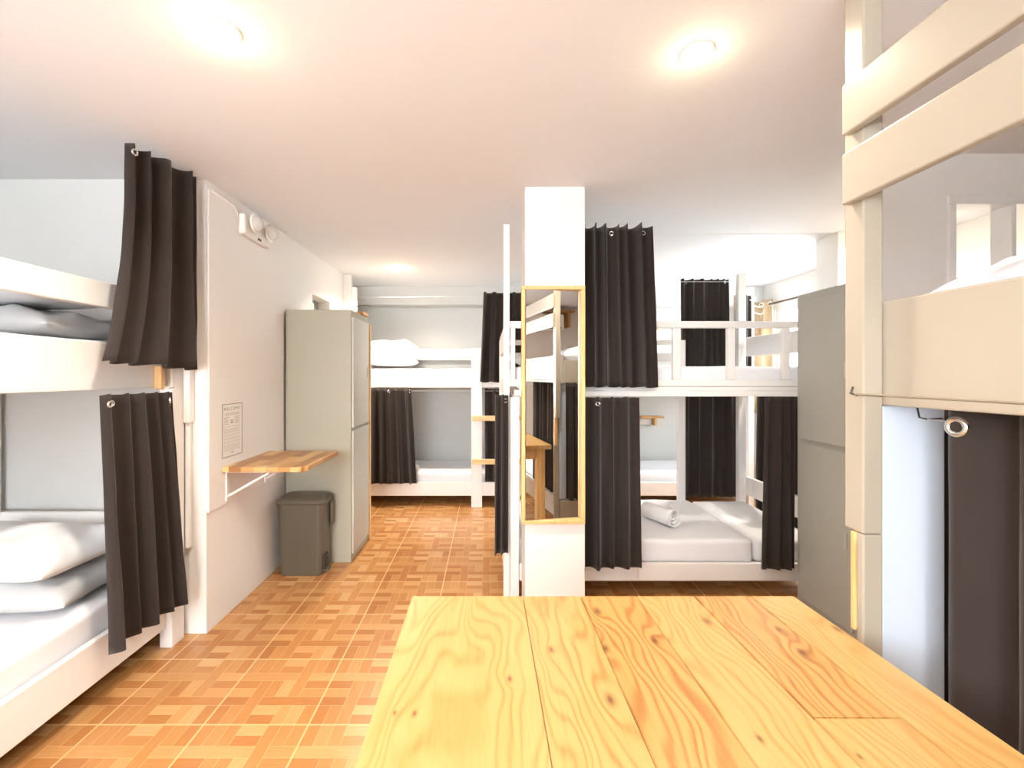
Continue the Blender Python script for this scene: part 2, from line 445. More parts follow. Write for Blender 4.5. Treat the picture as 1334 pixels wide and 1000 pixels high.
# right wall with the window
def wall_right():
    bm = bmesh.new()
    wy0, wy1, wz0, wz1 = 3.55, 4.98, 1.05, 2.06
    add_box(bm, XR, XR + .12, YN, wy0, 0, CEIL, 0)
    add_box(bm, XR, XR + .12, wy1, YB, 0, CEIL, 0)
    add_box(bm, XR, XR + .12, wy0, wy1, 0, wz0, 0)
    add_box(bm, XR, XR + .12, wy0, wy1, wz1, CEIL, 0)
    struct(obj_from_bm('wall_right', bm, 'wall', (XR, 3, 0)))
    bm = bmesh.new(); f = .05
    for (a, b_, c, d) in ((wy0, wy1, wz1 - f, wz1), (wy0, wy1, wz0, wz0 + f), (wy0, wy0 + f, wz0 + f, wz1 - f), (wy1 - f, wy1, wz0 + f, wz1 - f), (4.24, 4.29, wz0 + f, wz1 - f)):
        add_box(bm, XR + .02, XR + .07, a, b_, c, d, .003)
    w = struct(obj_from_bm('window_1', bm, 'white_metal', (XR, 4.2, wz0)))
    box('window_pane', 'glass', XR + .042, XR + .046, wy0 + .05, wy1 - .05, wz0 + .05, wz1 - .05, parent=w, bev=0)
wall_right()
# partition wall behind the right-hand bed, with a high opening framed in white
def partition():
    bm = bmesh.new(); y0, y1 = 2.07, 2.14; a, b_, c, d = 2.093, 2.75, 1.74, 2.149
    add_box(bm, 1.80, a, y0, y1, 0, CEIL, 0); add_box(bm, b_, XR, y0, y1, 0, CEIL, 0)
    add_box(bm, a, b_, y0, y1, 0, c, 0); add_box(bm, a, b_, y0, y1, d, CEIL, 0)
    struct(obj_from_bm('wall_partition', bm, 'wall', (2.4, 2.1, 0)))
    bm = bmesh.new()
    for q in ((a, b_, d - .042, d), (a, b_, c, c + .035), (a, a + .035, c + .035, d - .042), (b_ - .035, b_, c + .035, d - .042), (2.377, 2.40, c + .035, d - .042)):
        add_box(bm, q[0], q[1], y0 - .01, y1 + .01, q[2], q[3], .003)
    struct(obj_from_bm('window_2', bm, 'white_metal', (2.4, 2.1, c)))
partition()
struct(box('wall_column', 'wall', 2.47, 2.72, 3.2, 3.42, 0, CEIL, bev=.003))

# ------------------------------------------------------------------ ceiling lamps
def lamp(x, y, label, watt, col=(1, .90, .76)):
    t = thing('ceiling_lamp', label, 'ceiling light', (x, y, CEIL), 'round downlights in the ceiling')
    bm = bmesh.new(); add_torus(bm, (x, y, CEIL - .004), (0, 0, 1), .048, .004, 28, 8); obj_from_bm('trim_ring', bm, 'white_plastic', None or (0, 0, 0), t, True)
    bm = bmesh.new(); bmesh.ops.create_cone(bm, cap_ends=True, segments=28, radius1=.038, radius2=.044, depth=.010)
    for v in bm.verts: v.co += Vector((x, y, CEIL - .0055))
    obj_from_bm('diffuser', bm, 'lamp', (0, 0, 0), t)
    l = bpy.data.lights.new('lamp_light', 'AREA'); l.shape = 'DISK'; l.size = .10; l.energy = watt; l.color = col; l.spread = R(138)
    lo = bpy.data.objects.new('lamp_light', l); COL.objects.link(lo); lo.location = (x, y, CEIL - .013)
    l = bpy.data.lights.new('lamp_glow', 'POINT'); l.energy = watt * .055; l.color = (1, .82, .5); l.shadow_soft_size = .04
    lo = bpy.data.objects.new('lamp_glow', l); COL.objects.link(lo); lo.location = (x, y, CEIL - .06)
LW = 14
lamp(-.776, 1.331, 'glowing round downlight above the left aisle, nearest on the left', LW)
lamp(.655, 1.42, 'glowing round downlight in the ceiling above the pine table', LW * .8)
lamp(-.84, 4.30, 'small distant downlight in front of the far bunk bed, over the locker aisle', LW * 1.5)
lamp(2.28, 4.42, 'distant downlight glowing behind the top of the far upper curtain', LW * 1.3, (1, .94, .86))
lamp(-.776, -.55, 'unseen downlight added behind the viewer over the left aisle to light the foreground', LW)  # added out of view, lights the front of the room
lamp(.05, -.75, 'unseen downlight added behind the viewer by the end of the pine table to light the foreground', LW)  # also an added lamp out of view, for light on the foreground

lamp(2.66, 2.95, 'unseen fill light added in the ceiling behind the partition to brighten its high opening', LW * 1.0)  # hidden lamp added to brighten what shows through the partition opening

# ------------------------------------------------------------------ beds
def bed(label, base): return thing('bunk_bed', label, 'bunk bed', base, 'white wooden bunk beds')

# A: left foreground bed, runs away from the viewer
A = bed('white bunk bed along the left edge with two dark curtains at its far corner', (-2.05, 1.3, 0))
ax0, ax1 = -2.52, -1.566
box('post', 'bed', -1.601, -1.54, 2.217, 2.31, 0, 2.25, A)
box('post', 'bed', -1.601, -1.54, .28, .373, 0, 2.25, A)
box('post', 'bed', ax0, ax0 + .05, 2.22, 2.31, 0, 1.72, A)
box('post', 'bed', ax0, ax0 + .05, .28, .37, 0, 1.72, A)
for (x0, x1) in ((-1.595, -1.566), (ax0 + .002, ax0 + .03)):
    box('side_rail', 'bed', x0, x1, .374, 2.216, .10, .27, A)
    box('side_rail', 'bed', x0, x1, .374, 2.216, 1.272, 1.464, A)
    box('guard_rail', 'bed', x0, x1, .374, 2.216, 1.61, 1.713, A)
for y in (2.225, .30):
    box('end_rail', 'bed', ax0 + .052, -1.604, y, y + .03, .57, .66, A)
    box('end_rail', 'bed', ax0 + .052, -1.604, y, y + .03, .10, .27, A)
    box('end_rail', 'bed', ax0 + .052, -1.604, y, y + .03, 1.275, 1.464, A)
    box('end_rail', 'bed', ax0 + .052, -1.604, y, y + .03, 1.60, 1.70, A)
box('bed_base', 'bed', ax0 + .032, -1.597, .34, 2.22, .18, .214, A)
box('bed_base', 'bed', ax0 + .032, -1.597, .34, 2.22, 1.30, 1.345, A)
box('end_board', 'bed', -1.539, -1.505, 2.296, 2.335, 1.09, 2.0, A)
box('end_board', 'bed', -1.539, -1.518, 2.311, 2.335, .45, 1.089, A)
bm = bmesh.new(); add_box(bm, -1.565, -1.53, 2.13, 2.155, 1.265, 1.375, .004)
obj_from_bm('wooden_batten', bm, 'raw_wood', (0, 0, 0), A)['label'] = 'short unpainted wooden batten'
o = tube('hook', 'chrome', [(-1.529, 2.15, 1.285), (-1.51, 2.16, 1.268), (-1.50, 2.175, 1.275)], .003, A)
soft_box('mattress', 'sheet', ax0 + .055, -1.604, .38, 2.185, .216, .378, .03, .016, 1, label='white sheeted mattress on the lower bunk at the left edge', cat='mattress', group='mattresses')
soft_box('mattress', 'sheet', ax0 + .055, -1.604, .38, 2.185, 1.348, 1.475, .03, .006, 2, label='white mattress on the upper bunk at the left edge, behind the side board', cat='mattress', group='mattresses')
pillow('under_pillow', -1.98, 1.93, .390, .68, .42, .13, R(4), 3, 'grey-white pillow lying on the left lower bunk, bottom of the pair')
pillow('pillowcase', -1.985, 1.92, .524, .70, .45, .15, R(-3), 7, 'puffy white pillow on top of another on the left lower bunk')
pillow('under_pillow', -1.99, 1.90, 1.480, .68, .44, .12, R(2), 11, 'grey pillow on the left upper bunk, lower of the two behind the rail')
pillow('pillowcase', -1.98, 1.86, 1.612, .66, .42, .11, R(-5), 13, 'pale pillow on the left upper bunk, upper of the two behind the rail')
curtain('dark brown curtain hanging from the ceiling at the upper left bunk, widening downwards',
        (-1.475, 1.845), (-1.465, 2.285), 2.275, 2.330, (-1.455, 1.715), (-1.465, 2.30), 1.385, 1.36, n=4, amp=.036, seed=22, rings=(.06,), nrm=(1, 0, 0), top_amp=.8, flare=1.05, ease=2.6)
curtain('dark curtain over the lower left bunk, its hem resting past the bottom rail',
        (-1.498, 1.74), (-1.498, 2.16), 1.253, 1.250, (-1.488, 1.76), (-1.488, 2.25), .24, .22, n=5, amp=.030, seed=8, rings=(.07, .22, .88), nrm=(1, 0, 0), top_amp=.6, flare=1.3)

# C1 / C2: far bunk beds along the back wall
def far_bed(label, x0, x1, ladder=None, left_tall=True, right_tall=False):
    B = bed(label, ((x0 + x1) / 2, 5.0, 0))
    y0, y1 = 4.60, 5.36
    for i, (xx, w) in enumerate(((x0, .055), (x1 - .055, .055))):
        tall = (left_tall, right_tall)[i]
        box('post', 'bed', xx, xx + w, y0, y0 + .055, 0, 2.22 if tall else 1.60, B)
        box('post', 'bed', xx, xx + w, y1 - .055, y1, 0, 1.60, B)
        for (a, b_) in ((.107, .245), (1.203, 1.386), (1.504, 1.595)):
            box('end_rail', 'bed', xx + .012, xx + .042, y0 + .056, y1 - .056, a, b_, B)
    for y in (y0 + .002, y1 - .03):
        for (nm, a, b_) in (('side_rail', .107, .245), ('side_rail', 1.203, 1.386), ('guard_rail', 1.504, 1.595)):
            box(nm, 'bed', x0 + .056, x1 - .056, y, y + .028, a, b_, B)
    box('bed_base', 'bed', x0 + .06, x1 - .06, y0 + .062, y1 - .04, .15, .19, B)
    box('bed_base', 'bed', x0 + .06, x1 - .06, y0 + .04, y1 - .04, 1.215, 1.25, B)
    if ladder:
        l0, l1 = ladder
        box('ladder_stile', 'bed', l0, l0 + .109, 4.56, 4.599, 0, 1.60, B)
        box('ladder_stile', 'bed', l1 - .08, l1, 4.56, 4.599, 0, 1.60, B)
        for z in (.465, .898): 
            r_ = box('ladder_rung', 'rung_wood', l0 + .01, l1, 4.525, 4.559, z - .025, z + .025, B); r_['label'] = 'bare pine rung'
    soft_box('mattress', 'sheet', x0 + .06, x1 - .06, y0 + .062, y1 - .034, .192, .335, .03, .008, 3, label='white mattress on the lower bunk of the ' + label.split(' white')[0] + ' bunk bed', cat='mattress', group='mattresses')
    soft_box('mattress', 'sheet', x0 + .06, x1 - .06, y0 + .034, y1 - .034, 1.252, 1.40, .03, .006, 4, label='white mattress on the upper bunk of the ' + label.split(' white')[0] + ' bunk bed', cat='mattress', group='mattresses')
    return B
far_bed('far left white bunk bed by the back wall, with a ladder of two pine rungs', -1.385, .55, (-.163, .33))
C2 = far_bed('far right white bunk bed by the back wall, seen through the centre bed', .60, 2.70, None, False, True)
for k, (z, s) in enumerate(((2.095, 1), (2.03, 1), (1.96, 1))):
    x = 2.70 if k != 0 else 2.63
    tube('hook', 'white_metal', [(x, 4.595, z), (x + .03, 4.56, z - .02), (x + .055, 4.55, z - .015), (x + .065, 4.55, z + .02)], .004, C2)
pillow('pillowcase', -1.02, 4.98, 1.42, .52, .45, .14, R(6), 17, 'white pillow on the far left upper bunk, lower of the two')
pillow('pillowcase', -1.03, 4.97, 1.575, .50, .42, .13, R(-4), 19, 'white pillow on the far left upper bunk, upper of the two')
pillow('pillowcase', .27, 5.00, 1.42, .36, .44, .14, R(90), 23, 'white pillow on the far upper bunk glimpsed beside the pillar, lower one')
pillow('pillowcase', .27, 5.00, 1.575, .36, .42, .13, R(86), 29, 'white pillow on the far upper bunk glimpsed beside the pillar, upper one')
pillow('under_pillow', -1.15, 4.98, .34, .38, .55, .13, R(0), 31, 'grey-white pillow on the far left lower bunk behind the dark curtain')
soft_box('folded_towel', 'towel', -.98, -.72, 4.66, 4.80, .345, .385, .012, .002, 6, label='folded white towel at the front of the far left lower bunk', cat='towel', ns=8)
curtain('dark curtain drawn to the left of the far left lower bunk, beside the grey locker',
        (-1.19, 4.54), (-.77, 4.54), 1.20, 1.20, None, (-.72, 4.54), .245, .245, n=5, amp=.026, seed=3, rings=(.5, .97), ringr=.012)
curtain('dark curtain beside the ladder of the far left upper bunk',
        (-.045, 4.47), (.44, 4.47), 2.14, 2.14, (-.09, 4.49), (.45, 4.49), 1.262, 1.262, n=5, amp=.030, seed=4)
curtain('dark curtain behind the pine rungs on the far left lower bunk',
        (-.03, 4.604), (.23, 4.604), 1.19, 1.19, None, None, .25, .25, n=3, amp=.014, seed=5)
wire('thin wire for the tall curtain of the far left upper bunk', (-1.33, 4.595, 2.115), (.62, 4.49, 2.115))
wire('thin wire under the far left upper bunk carrying two short curtains', (-1.32, 4.594, 1.17), (.49, 4.594, 1.17), .0015)
curtain('narrow dark curtain at the right end of the far right upper bunk, beside white hooks',
        (2.47, 4.565), (2.65, 4.565), 2.13, 2.13, None, None, 1.40, 1.40, n=2, amp=.018, seed=6)
# reading shelves on the back wall
def reading_shelf(x, z, label):
    t = thing('wall_shelf', label, 'shelf', (x, 5.39, z), 'small shelves over the far bunks')
    box('shelf_board', 'shelf_wood', x - .14, x + .13, 5.26, 5.398, z, z + .02, t)
    box('bracket', 'raw_wood', x + .03, x + .06, 5.30, 5.398, z - .09, z - .001, t)
    box('socket', 'white_plastic', x - .12, x + .01, 5.36, 5.398, z - .085, z - .015, t)
reading_shelf(1.92, .83, 'small wooden shelf with white socket on the wall of the far right lower bunk')
reading_shelf(1.86, 1.86, 'small wooden shelf with white socket on the wall of the far right upper bunk')

# D: centre-right bed, faces the viewer
D = bed('white bunk bed in the centre right with railed upper bunk and towel on lower bunk', (1.1, 3.18, 0))
dx0, dx1, dy0, dy1 = .096, 2.10, 2.70, 3.68
box('post', 'bed', .096, .132, 2.70, 2.75, 0, 2.227, D)
box('post', 'bed', .134, .188, 2.70, 2.735, 0, 1.20, D)
box('post', 'bed', 2.045, 2.10, 2.70, 2.755, 0, 1.652, D)
box('post', 'bed', .096, .15, 3.63, 3.68, 0, 1.61, D)
box('post', 'bed', 1.53, 1.59, 3.645, 3.68, 0, 1.612, D)
box('post', 'bed', 2.01, 2.07, 3.635, 3.68, 0, 2.145, D)
box('side_rail', 'bed', .19, 2.044, 2.702, 2.73, .107, .21, D)
box('fascia_board', 'bed', .19, 2.10, 2.672, 2.699, 1.205, 1.240, D)
box('side_rail', 'bed', .19, 2.044, 2.702, 2.73, 1.206, 1.262, D)
box('guard_rail', 'bed', .134, 2.044, 2.700, 2.735, 1.264, 1.303, D)
box('guard_rail', 'bed', .134, 2.044, 2.700, 2.735, 1.612, 1.652, D)
for x in (.136, .47, .78, 1.104, 1.430, 1.756):
    box('baluster', 'bed', x, x + .046 if x > .2 else x + .03, 2.702, 2.733, 1.304, 1.611, D)
box('side_rail', 'bed', .151, 1.529, 3.65, 3.678, .107, .21, D); box('side_rail', 'bed', 1.591, 2.009, 3.65, 3.678, .107, .21, D)
box('side_rail', 'bed', .151, 1.529, 3.65, 3.678, 1.205, 1.30, D); box('side_rail', 'bed', 1.591, 2.009, 3.65, 3.678, 1.205, 1.30, D)
box('guard_rail', 'bed', .151, 1.529, 3.65, 3.678, 1.572, 1.612, D); box('guard_rail', 'bed', .151, 1.529, 3.65, 3.678, 1.445, 1.51, D)
for (xa, xb) in ((2.06, 2.09), (.10, .13)):
    for (a, b_) in ((.38, .523), (.107, .21), (1.205, 1.30), (1.479, 1.63)):
        box('end_rail', 'bed', xa, xb, 2.757, 3.628, a, b_, D)
box('bed_base', 'bed', .16, 2.055, 2.735, 3.645, .15, .19, D)
box('bed_base', 'bed', .16, 2.055, 2.735, 3.645, 1.207, 1.243, D)
soft_box('mattress', 'sheet', .165, 1.605, 2.737, 3.64, .192, .338, .028, .006, 5, label='white sheeted mattress carrying the rolled towel, on the centre right lower bunk', cat='mattress', group='mattresses')
soft_box('mattress', 'sheet', 1.622, 2.045, 2.760, 3.63, .192, .330, .028, .006, 6, label='narrow white mattress at the right end of the centre right lower bunk', cat='mattress', group='mattresses')
soft_box('mattress', 'sheet', .17, 2.0, 2.737, 3.64, 1.246, 1.384, .028, .006, 7, label='white mattress behind the railing of the centre right upper bunk', cat='mattress', group='mattresses')
pillow('pillowcase', .42, 3.2, 1.386, .42, .6, .13, R(2), 37, 'white pillow at the pillar end of the centre right upper bunk')
curtain('dark curtain hanging from the ceiling at the centre upper bunk, right of the mirror',
        (.54, 2.605), (.935, 2.605), 2.185, 2.185, (.54, 2.60), (.965, 2.60), 1.268, 1.262, n=6, amp=.042, seed=9, rings=(.45, .93), top_amp=1.0, flare=1.2)
curtain('dark curtain at the left of the centre lower bunk, below the ceiling-high one',
        (.535, 2.635), (.875, 2.635), 1.20, 1.20, (.535, 2.635), (.885, 2.635), .205, .215, n=4, amp=.034, flare=1.1, seed=10, rings=(.28, .62))
curtain('dark curtain at the right of the centre lower bunk, beside the pale locker',
        (1.605, 2.635), (1.775, 2.635), 1.20, 1.20, (1.585, 2.635), (1.775, 2.635), .205, .205, n=3, amp=.03, flare=1.1, seed=12)
curtain('dark curtain on the back of the centre upper bunk, behind the railing',
        (1.58, 3.73), (1.975, 3.73), 2.115, 2.115, None, None, 1.395, 1.395, n=6, amp=.026, seed=13, rings=(.14, .93))
curtain('dark curtain on the back of the centre lower bunk, seen over the mattress',
        (1.605, 3.73), (2.04, 3.73), 1.195, 1.195, None, None, .33, .33, n=5, amp=.028, seed=14, flare=1.1)
curtain('dark curtain closing the right end of the centre lower bunk',
        (2.14, 2.95), (2.14, 3.60), 1.195, 1.195, None, None, .27, .27, n=6, amp=.018, seed=15)
curtain('narrow dark brown curtain bunched at the left end post of the centre bed',
        (.043, 2.672), (.118, 2.672), 1.213, 1.213, (.036, 2.668), (.112, 2.668), .275, .285, n=2, amp=.017, seed=16, rings=(.85,), hem=.003)
wire('wire carrying the ceiling-high curtain of the centre upper bunk', (.114, 2.694, 2.16), (2.05, 2.66, 2.16), .0016)
wire('wire carrying the rear curtain of the centre upper bunk', (.10, 3.70, 2.09), (2.04, 3.70, 2.09), .0015)
# rolled towel
def towel():
    bm = bmesh.new(); a0 = Vector((1.212, 2.95, .342)); ax = Vector((-.42, .90, 0)).normalized(); side = Vector((ax.y, -ax.x, 0))
    L = .24; turns = 2.6; N_ = 90; nl = 10; r0, r1 = .006, .060
    th = .008
    prof = []
    for i in range(N_ + 1):
        t = i / N_; a = turns * 2 * pi * t + 1.9; r = r0 + (r1 - r0) * t
        prof.append((r * cos(a), r * sin(a)))
    ex = prof[-1]; zc = .062
    prof2 = prof
    g = []
    for j in range(nl + 1):
        p = a0 + ax * (L * j / nl); row = []
        for i, (x, z) in enumerate(prof2):
            row.append(bm.verts.new(p + side * x + Vector((0, 0, zc + z)) + ax * (.010 * (i / N_ - .5) * (1 if j == 0 else 0) * -2)))
        g.append(row)
    for j in range(nl):
        for i in range(N_): bm.faces.new((g[j][i], g[j][i + 1], g[j + 1][i + 1], g[j + 1][i]))
    o = obj_from_bm('rolled_towel', bm, 'towel', a0, None, True, .008)
    bmv = [v.co.z for v in o.data.vertices]; o.location.z += .342 + .004 - (min(bmv) + o.location.z)
    tag(o, 'rolled white towel with a spiral end lying on the centre lower mattress', 'towel')
    bm = bmesh.new()
    add_tube(bm, [a0 + Vector((-.01, .03, .11)), a0 + Vector((-.015, .025, .130)), a0 + Vector((-.004, .018, .146))], .006, 8)
    obj_from_bm('towel_tip', bm, 'towel', None or (0, 0, 0), o, True)
towel()

# R: right foreground bed
Rb = bed('cream painted bunk bed along the right edge beside the pine table', (1.33, .1, 0))
ry0, ry1 = -.95, 1.095
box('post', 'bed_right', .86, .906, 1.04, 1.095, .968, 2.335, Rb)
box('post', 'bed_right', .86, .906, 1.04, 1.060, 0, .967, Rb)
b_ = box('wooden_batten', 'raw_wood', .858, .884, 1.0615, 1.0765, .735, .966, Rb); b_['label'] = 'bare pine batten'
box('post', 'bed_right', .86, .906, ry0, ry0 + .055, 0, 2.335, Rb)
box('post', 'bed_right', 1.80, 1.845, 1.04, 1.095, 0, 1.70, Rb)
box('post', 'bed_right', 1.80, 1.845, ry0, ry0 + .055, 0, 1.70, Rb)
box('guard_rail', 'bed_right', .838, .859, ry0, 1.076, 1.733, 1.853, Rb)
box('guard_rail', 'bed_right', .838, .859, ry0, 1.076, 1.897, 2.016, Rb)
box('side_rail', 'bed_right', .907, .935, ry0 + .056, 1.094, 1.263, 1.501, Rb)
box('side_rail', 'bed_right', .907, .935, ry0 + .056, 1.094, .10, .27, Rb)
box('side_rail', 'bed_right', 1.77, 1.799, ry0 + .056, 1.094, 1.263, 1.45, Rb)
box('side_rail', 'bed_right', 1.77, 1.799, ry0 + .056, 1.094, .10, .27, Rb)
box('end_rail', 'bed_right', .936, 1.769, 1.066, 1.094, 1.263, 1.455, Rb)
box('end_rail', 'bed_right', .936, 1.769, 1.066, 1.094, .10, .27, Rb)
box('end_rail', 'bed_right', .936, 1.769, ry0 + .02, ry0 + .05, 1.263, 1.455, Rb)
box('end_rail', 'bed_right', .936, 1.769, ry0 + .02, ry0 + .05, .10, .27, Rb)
box('end_panel', 'panel_daylight', .908, 1.053, 1.045, 1.0655, .28, 1.262, Rb)['label'] = 'white end panel with bluish daylight put into its colour'
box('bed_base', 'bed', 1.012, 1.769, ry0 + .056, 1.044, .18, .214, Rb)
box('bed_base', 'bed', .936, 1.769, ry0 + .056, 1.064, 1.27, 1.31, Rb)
tube('hook', 'dark', [(.857, 1.066, 1.305), (.852, 1.066, 1.290), (.850, 1.045, 1.286)], .0022, Rb)
tube('hook', 'dark', [(.985, 1.042, 1.262), (.985, 1.036, 1.236), (1.00, 1.034, 1.232), (1.035, 1.034, 1.234)], .0018, Rb)
soft_box('mattress', 'sheet', 1.02, 1.765, ry0 + .06, 1.04, .216, .37, .03, .006, 8, label='white mattress on the lower bunk at the right edge', cat='mattress', group='mattresses')
soft_box('mattress', 'sheet', .94, 1.765, ry0 + .06, 1.06, 1.312, 1.44, .03, .004, 9, label='white mattress on the upper bunk at the right edge', cat='mattress', group='mattresses')
pillow('pillowcase', 1.29, .835, 1.443, .64, .40, .135, R(0), 41, 'pale pillow on the upper bunk at the right edge, below the high opening')
wire('cream rod along the right-hand bunk side board, hooked to the corner post', (.850, -.9, 1.288), (.850, 1.05, 1.288), .0028, 'bed_right')
wire('thin wire holding the dark curtain of the right-hand lower bunk', (.962, -.88, 1.228), (1.0, 1.036, 1.232), .0012)
curtain('large near-black curtain of the right-hand lower bunk at the right edge of the view',
        (.973, .958), (.973, .15), 1.262, 1.262, (.973, .955), (.973, .15), .25, .25, n=8, amp=.022, seed=18, rings=(.045,), nrm=(-1, 0, 0), top_amp=.9, flare=1.1, ringr=.016)
curtain('dark curtain hung outside the end of the right-hand lower bunk, reflected in the mirror',
        (.935, 1.125), (1.35, 1.125), 1.26, 1.26, None, None, .29, .29, n=7, amp=.016, seed=19)

# ------------------------------------------------------------------ lockers
def locker(label, x0, x1, y0, y1, h, face, mat, dmat, split=.945):
    L = thing('locker', label, 'locker', ((x0 + x1) / 2, (y0 + y1) / 2, 0), 'grey lockers')
    box('body', mat, x0, x1, y0, y1, 0.0, h, L, .006)
    m_ = .045
    for (a, b_) in ((split + .012, h - .05), (.06, split - .012)):
        if face > 0: d_ = box('door', dmat, x1 + .0005, x1 + .014, y0 + .012, y1 - .012, a, b_, L, .003)
        else: d_ = box('door', dmat, x0 - .014, x0 - .0005, y0 + m_, y1 - m_, a, b_, L, .004)
        xx = x1 + .014 if face > 0 else x0 - .026
        yy = y1 - .06 if face > 0 else y0 + .07
        bm = bmesh.new(); add_box(bm, xx + .0005, xx + .0115, yy, yy + .012, (a + b_) / 2 - .04, (a + b_) / 2 + .04, .003)
        h_ = obj_from_bm('handle', bm, 'locker_door', (0, 0, 0), d_)
    return L
L1 = locker('tall grey-beige locker standing against the left wall behind the bin', -1.432, -.966, 3.222, 3.665, 1.795, 1, 'locker', 'locker_door')
locker('pale grey-green locker between the centre bunk bed and the right-hand bed post', 1.806, 2.25, 2.19, 2.65, 1.795, -1, 'locker_right', 'locker_right', .955)
o = box('wooden_board', 'raw_wood', -1.30, -.945, 3.668, 3.69, 0.0, 1.74, bev=.002); tag(o, 'thin upright wooden board standing just behind the tall grey-beige locker', 'board')
bm = bmesh.new(); add_box(bm, -1.03, -.955, 3.50, 3.655, 1.797, 1.822, .005)
o = obj_from_bm('wooden_block', bm, 'shelf_wood', (-1, 3.58, 1.797)); tag(o, 'small brown wooden block lying on top of the tall grey-beige locker', 'block')
o = tube('cable', 'dark', [(-1.10, 3.60, 1.798), (-1.08, 3.6, 1.84), (-1.03, 3.6, 1.875), (-.97, 3.6, 1.885), (-.92, 3.6, 1.875)], .0025)
tag(o, 'thin dark cable curling up from the top of the tall grey-beige locker', 'cable')

# ------------------------------------------------------------------ bin
def trash_bin():
    t = thing('trash_bin', 'brown plastic pedal bin with lid under the wooden wall shelf', 'trash bin', (-1.235, 3.10, 0))
    x0, x1, y0, y1, h = -1.395, -1.085, 2.995, 3.205, .475
    bm = bmesh.new(); rings = []
    def ring(z, ins, r=.035, n=5):
        pts = []
        a, b_, c, d_ = x0 + ins, x1 - ins, y0 + ins, y1 - ins
        for (cx, cy, st) in ((b_ - r, d_ - r, 0), (a + r, d_ - r, 1), (a + r, c + r, 2), (b_ - r, c + r, 3)):
            for k in range(n + 1):
                t_ = st * pi / 2 + k / n * pi / 2; pts.append((cx + r * cos(t_), cy + r * sin(t_), z))
        return [bm.verts.new(p) for p in pts]
    R_ = [ring(.0, .018), ring(.012, .014), ring(h - .02, .003), ring(h, .003)]
    for a, b_ in zip(R_, R_[1:]):
        n = len(a)
        for k in range(n): bm.faces.new((a[k], a[(k + 1) % n], b_[(k + 1) % n], b_[k]))
    bm.faces.new(R_[0]); bm.faces.new(R_[-1])
    obj_from_bm('bin_body', bm, 'bin', (0, 0, 0), t, False)
    bm = bmesh.new()
    R_ = [ring(h + .001, -.008, .045), ring(h + .022, -.008, .045), ring(h + .045, .02, .05), ring(h + .052, .06, .03)]
    for a, b_ in zip(R_, R_[1:]):
        n = len(a)
        for k in range(n): bm.faces.new((a[k], a[(k + 1) % n], b_[(k + 1) % n], b_[k]))
    bm.faces.new(R_[0]); bm.faces.new(R_[-1])
    obj_from_bm('lid', bm, 'bin', (0, 0, 0), t, True)
    bm = bmesh.new(); add_box(bm, x1 - .012, x1 + .001, y0 + .03, y0 + .11, .035, .13, .004)
    obj_from_bm('pedal_recess', bm, 'dark', (0, 0, 0), t)['label'] = 'dark recess'
    bm = bmesh.new(); add_box(bm, x1 - .02, x1 + .022, y0 + .035, y0 + .10, .022, .034, .004)
    obj_from_bm('pedal', bm, 'bin', (0, 0, 0), t)
    bm = bmesh.new(); add_box(bm, x1 + .001, x1 + .012, y0 + .13, y0 + .19, .30, .46, .004)
    obj_from_bm('hinge', bm, 'bin', (0, 0, 0), t)
trash_bin()

# ------------------------------------------------------------------ wall shelf
def wall_table():
    t = thing('folding_wall_table', 'small striped wooden drop-leaf shelf on the left wall under the notice', 'wall table', (-1.436, 2.72, .80))
    bm = bmesh.new()
    v = [(-1.4355, 2.457), (-1.02, 2.457), (-.985, 2.50), (-.985, 2.993), (-1.4355, 2.993)]
    lo = [bm.verts.new((x, y, .805)) for x, y in v]; hi = [bm.verts.new((x, y, .833)) for x, y in v]
    bm.faces.new(lo); bm.faces.new(hi)
    for i in range(5): bm.faces.new((lo[i], lo[(i + 1) % 5], hi[(i + 1) % 5], hi[i]))
    bmesh.ops.bevel(bm, geom=list(bm.edges), offset=.003, segments=1, affect='EDGES')
    # striped staves
    m, nt, b = new_mat('acacia_staves')
    geo = nt.nodes.new('ShaderNodeNewGeometry'); s = nt.nodes.new('ShaderNodeSeparateXYZ'); nt.links.new(geo.outputs['Position'], s.inputs[0])
    stave = math_n(nt, 'FLOOR', math_n(nt, 'MULTIPLY', s.outputs[0], 15))
    seg = math_n(nt, 'FLOOR', math_n(nt, 'ADD', math_n(nt, 'MULTIPLY', s.outputs[1], 2.4), math_n(nt, 'MULTIPLY', stave, .37)))
    wn = nt.nodes.new('ShaderNodeTexWhiteNoise'); wn.noise_dimensions = '2D'
    cb = nt.nodes.new('ShaderNodeCombineXYZ'); nt.links.new(stave, cb.inputs[0]); nt.links.new(seg, cb.inputs[1]); nt.links.new(cb.outputs[0], wn.inputs['Vector'])
    g = noise_tex(nt, coords(nt, (80, 5, 80)), 2, 3)
    tt = math_n(nt, 'ADD', math_n(nt, 'MULTIPLY', wn.outputs[0], .8), math_n(nt, 'MULTIPLY', g, .3))
    c = ramp(nt, tt, [(.1, (.22, .085, .025)), (.45, (.45, .22, .07)), (.9, (.66, .42, .18))])
    nt.links.new(c, b.inputs['Base Color']); b.inputs['Roughness'].default_value = .35
    obj_from_bm('table_top', bm, m, (0, 0, 0), t)
    for y in (2.50, 2.93):
        bm = bmesh.new()
        add_box(bm, -1.4355, -1.427, y - .011, y + .011, .64, .803, .002)
        add_box(bm, -1.4265, -1.13, y - .011, y + .011, .796, .804, .002)
        add_tube(bm, [(-1.428, y, .665), (-1.20, y, .795)], .007, 8)
        obj_from_bm('bracket', bm, 'white_metal', (0, 0, 0), t)['label'] = 'white folding metal bracket'
wall_table()

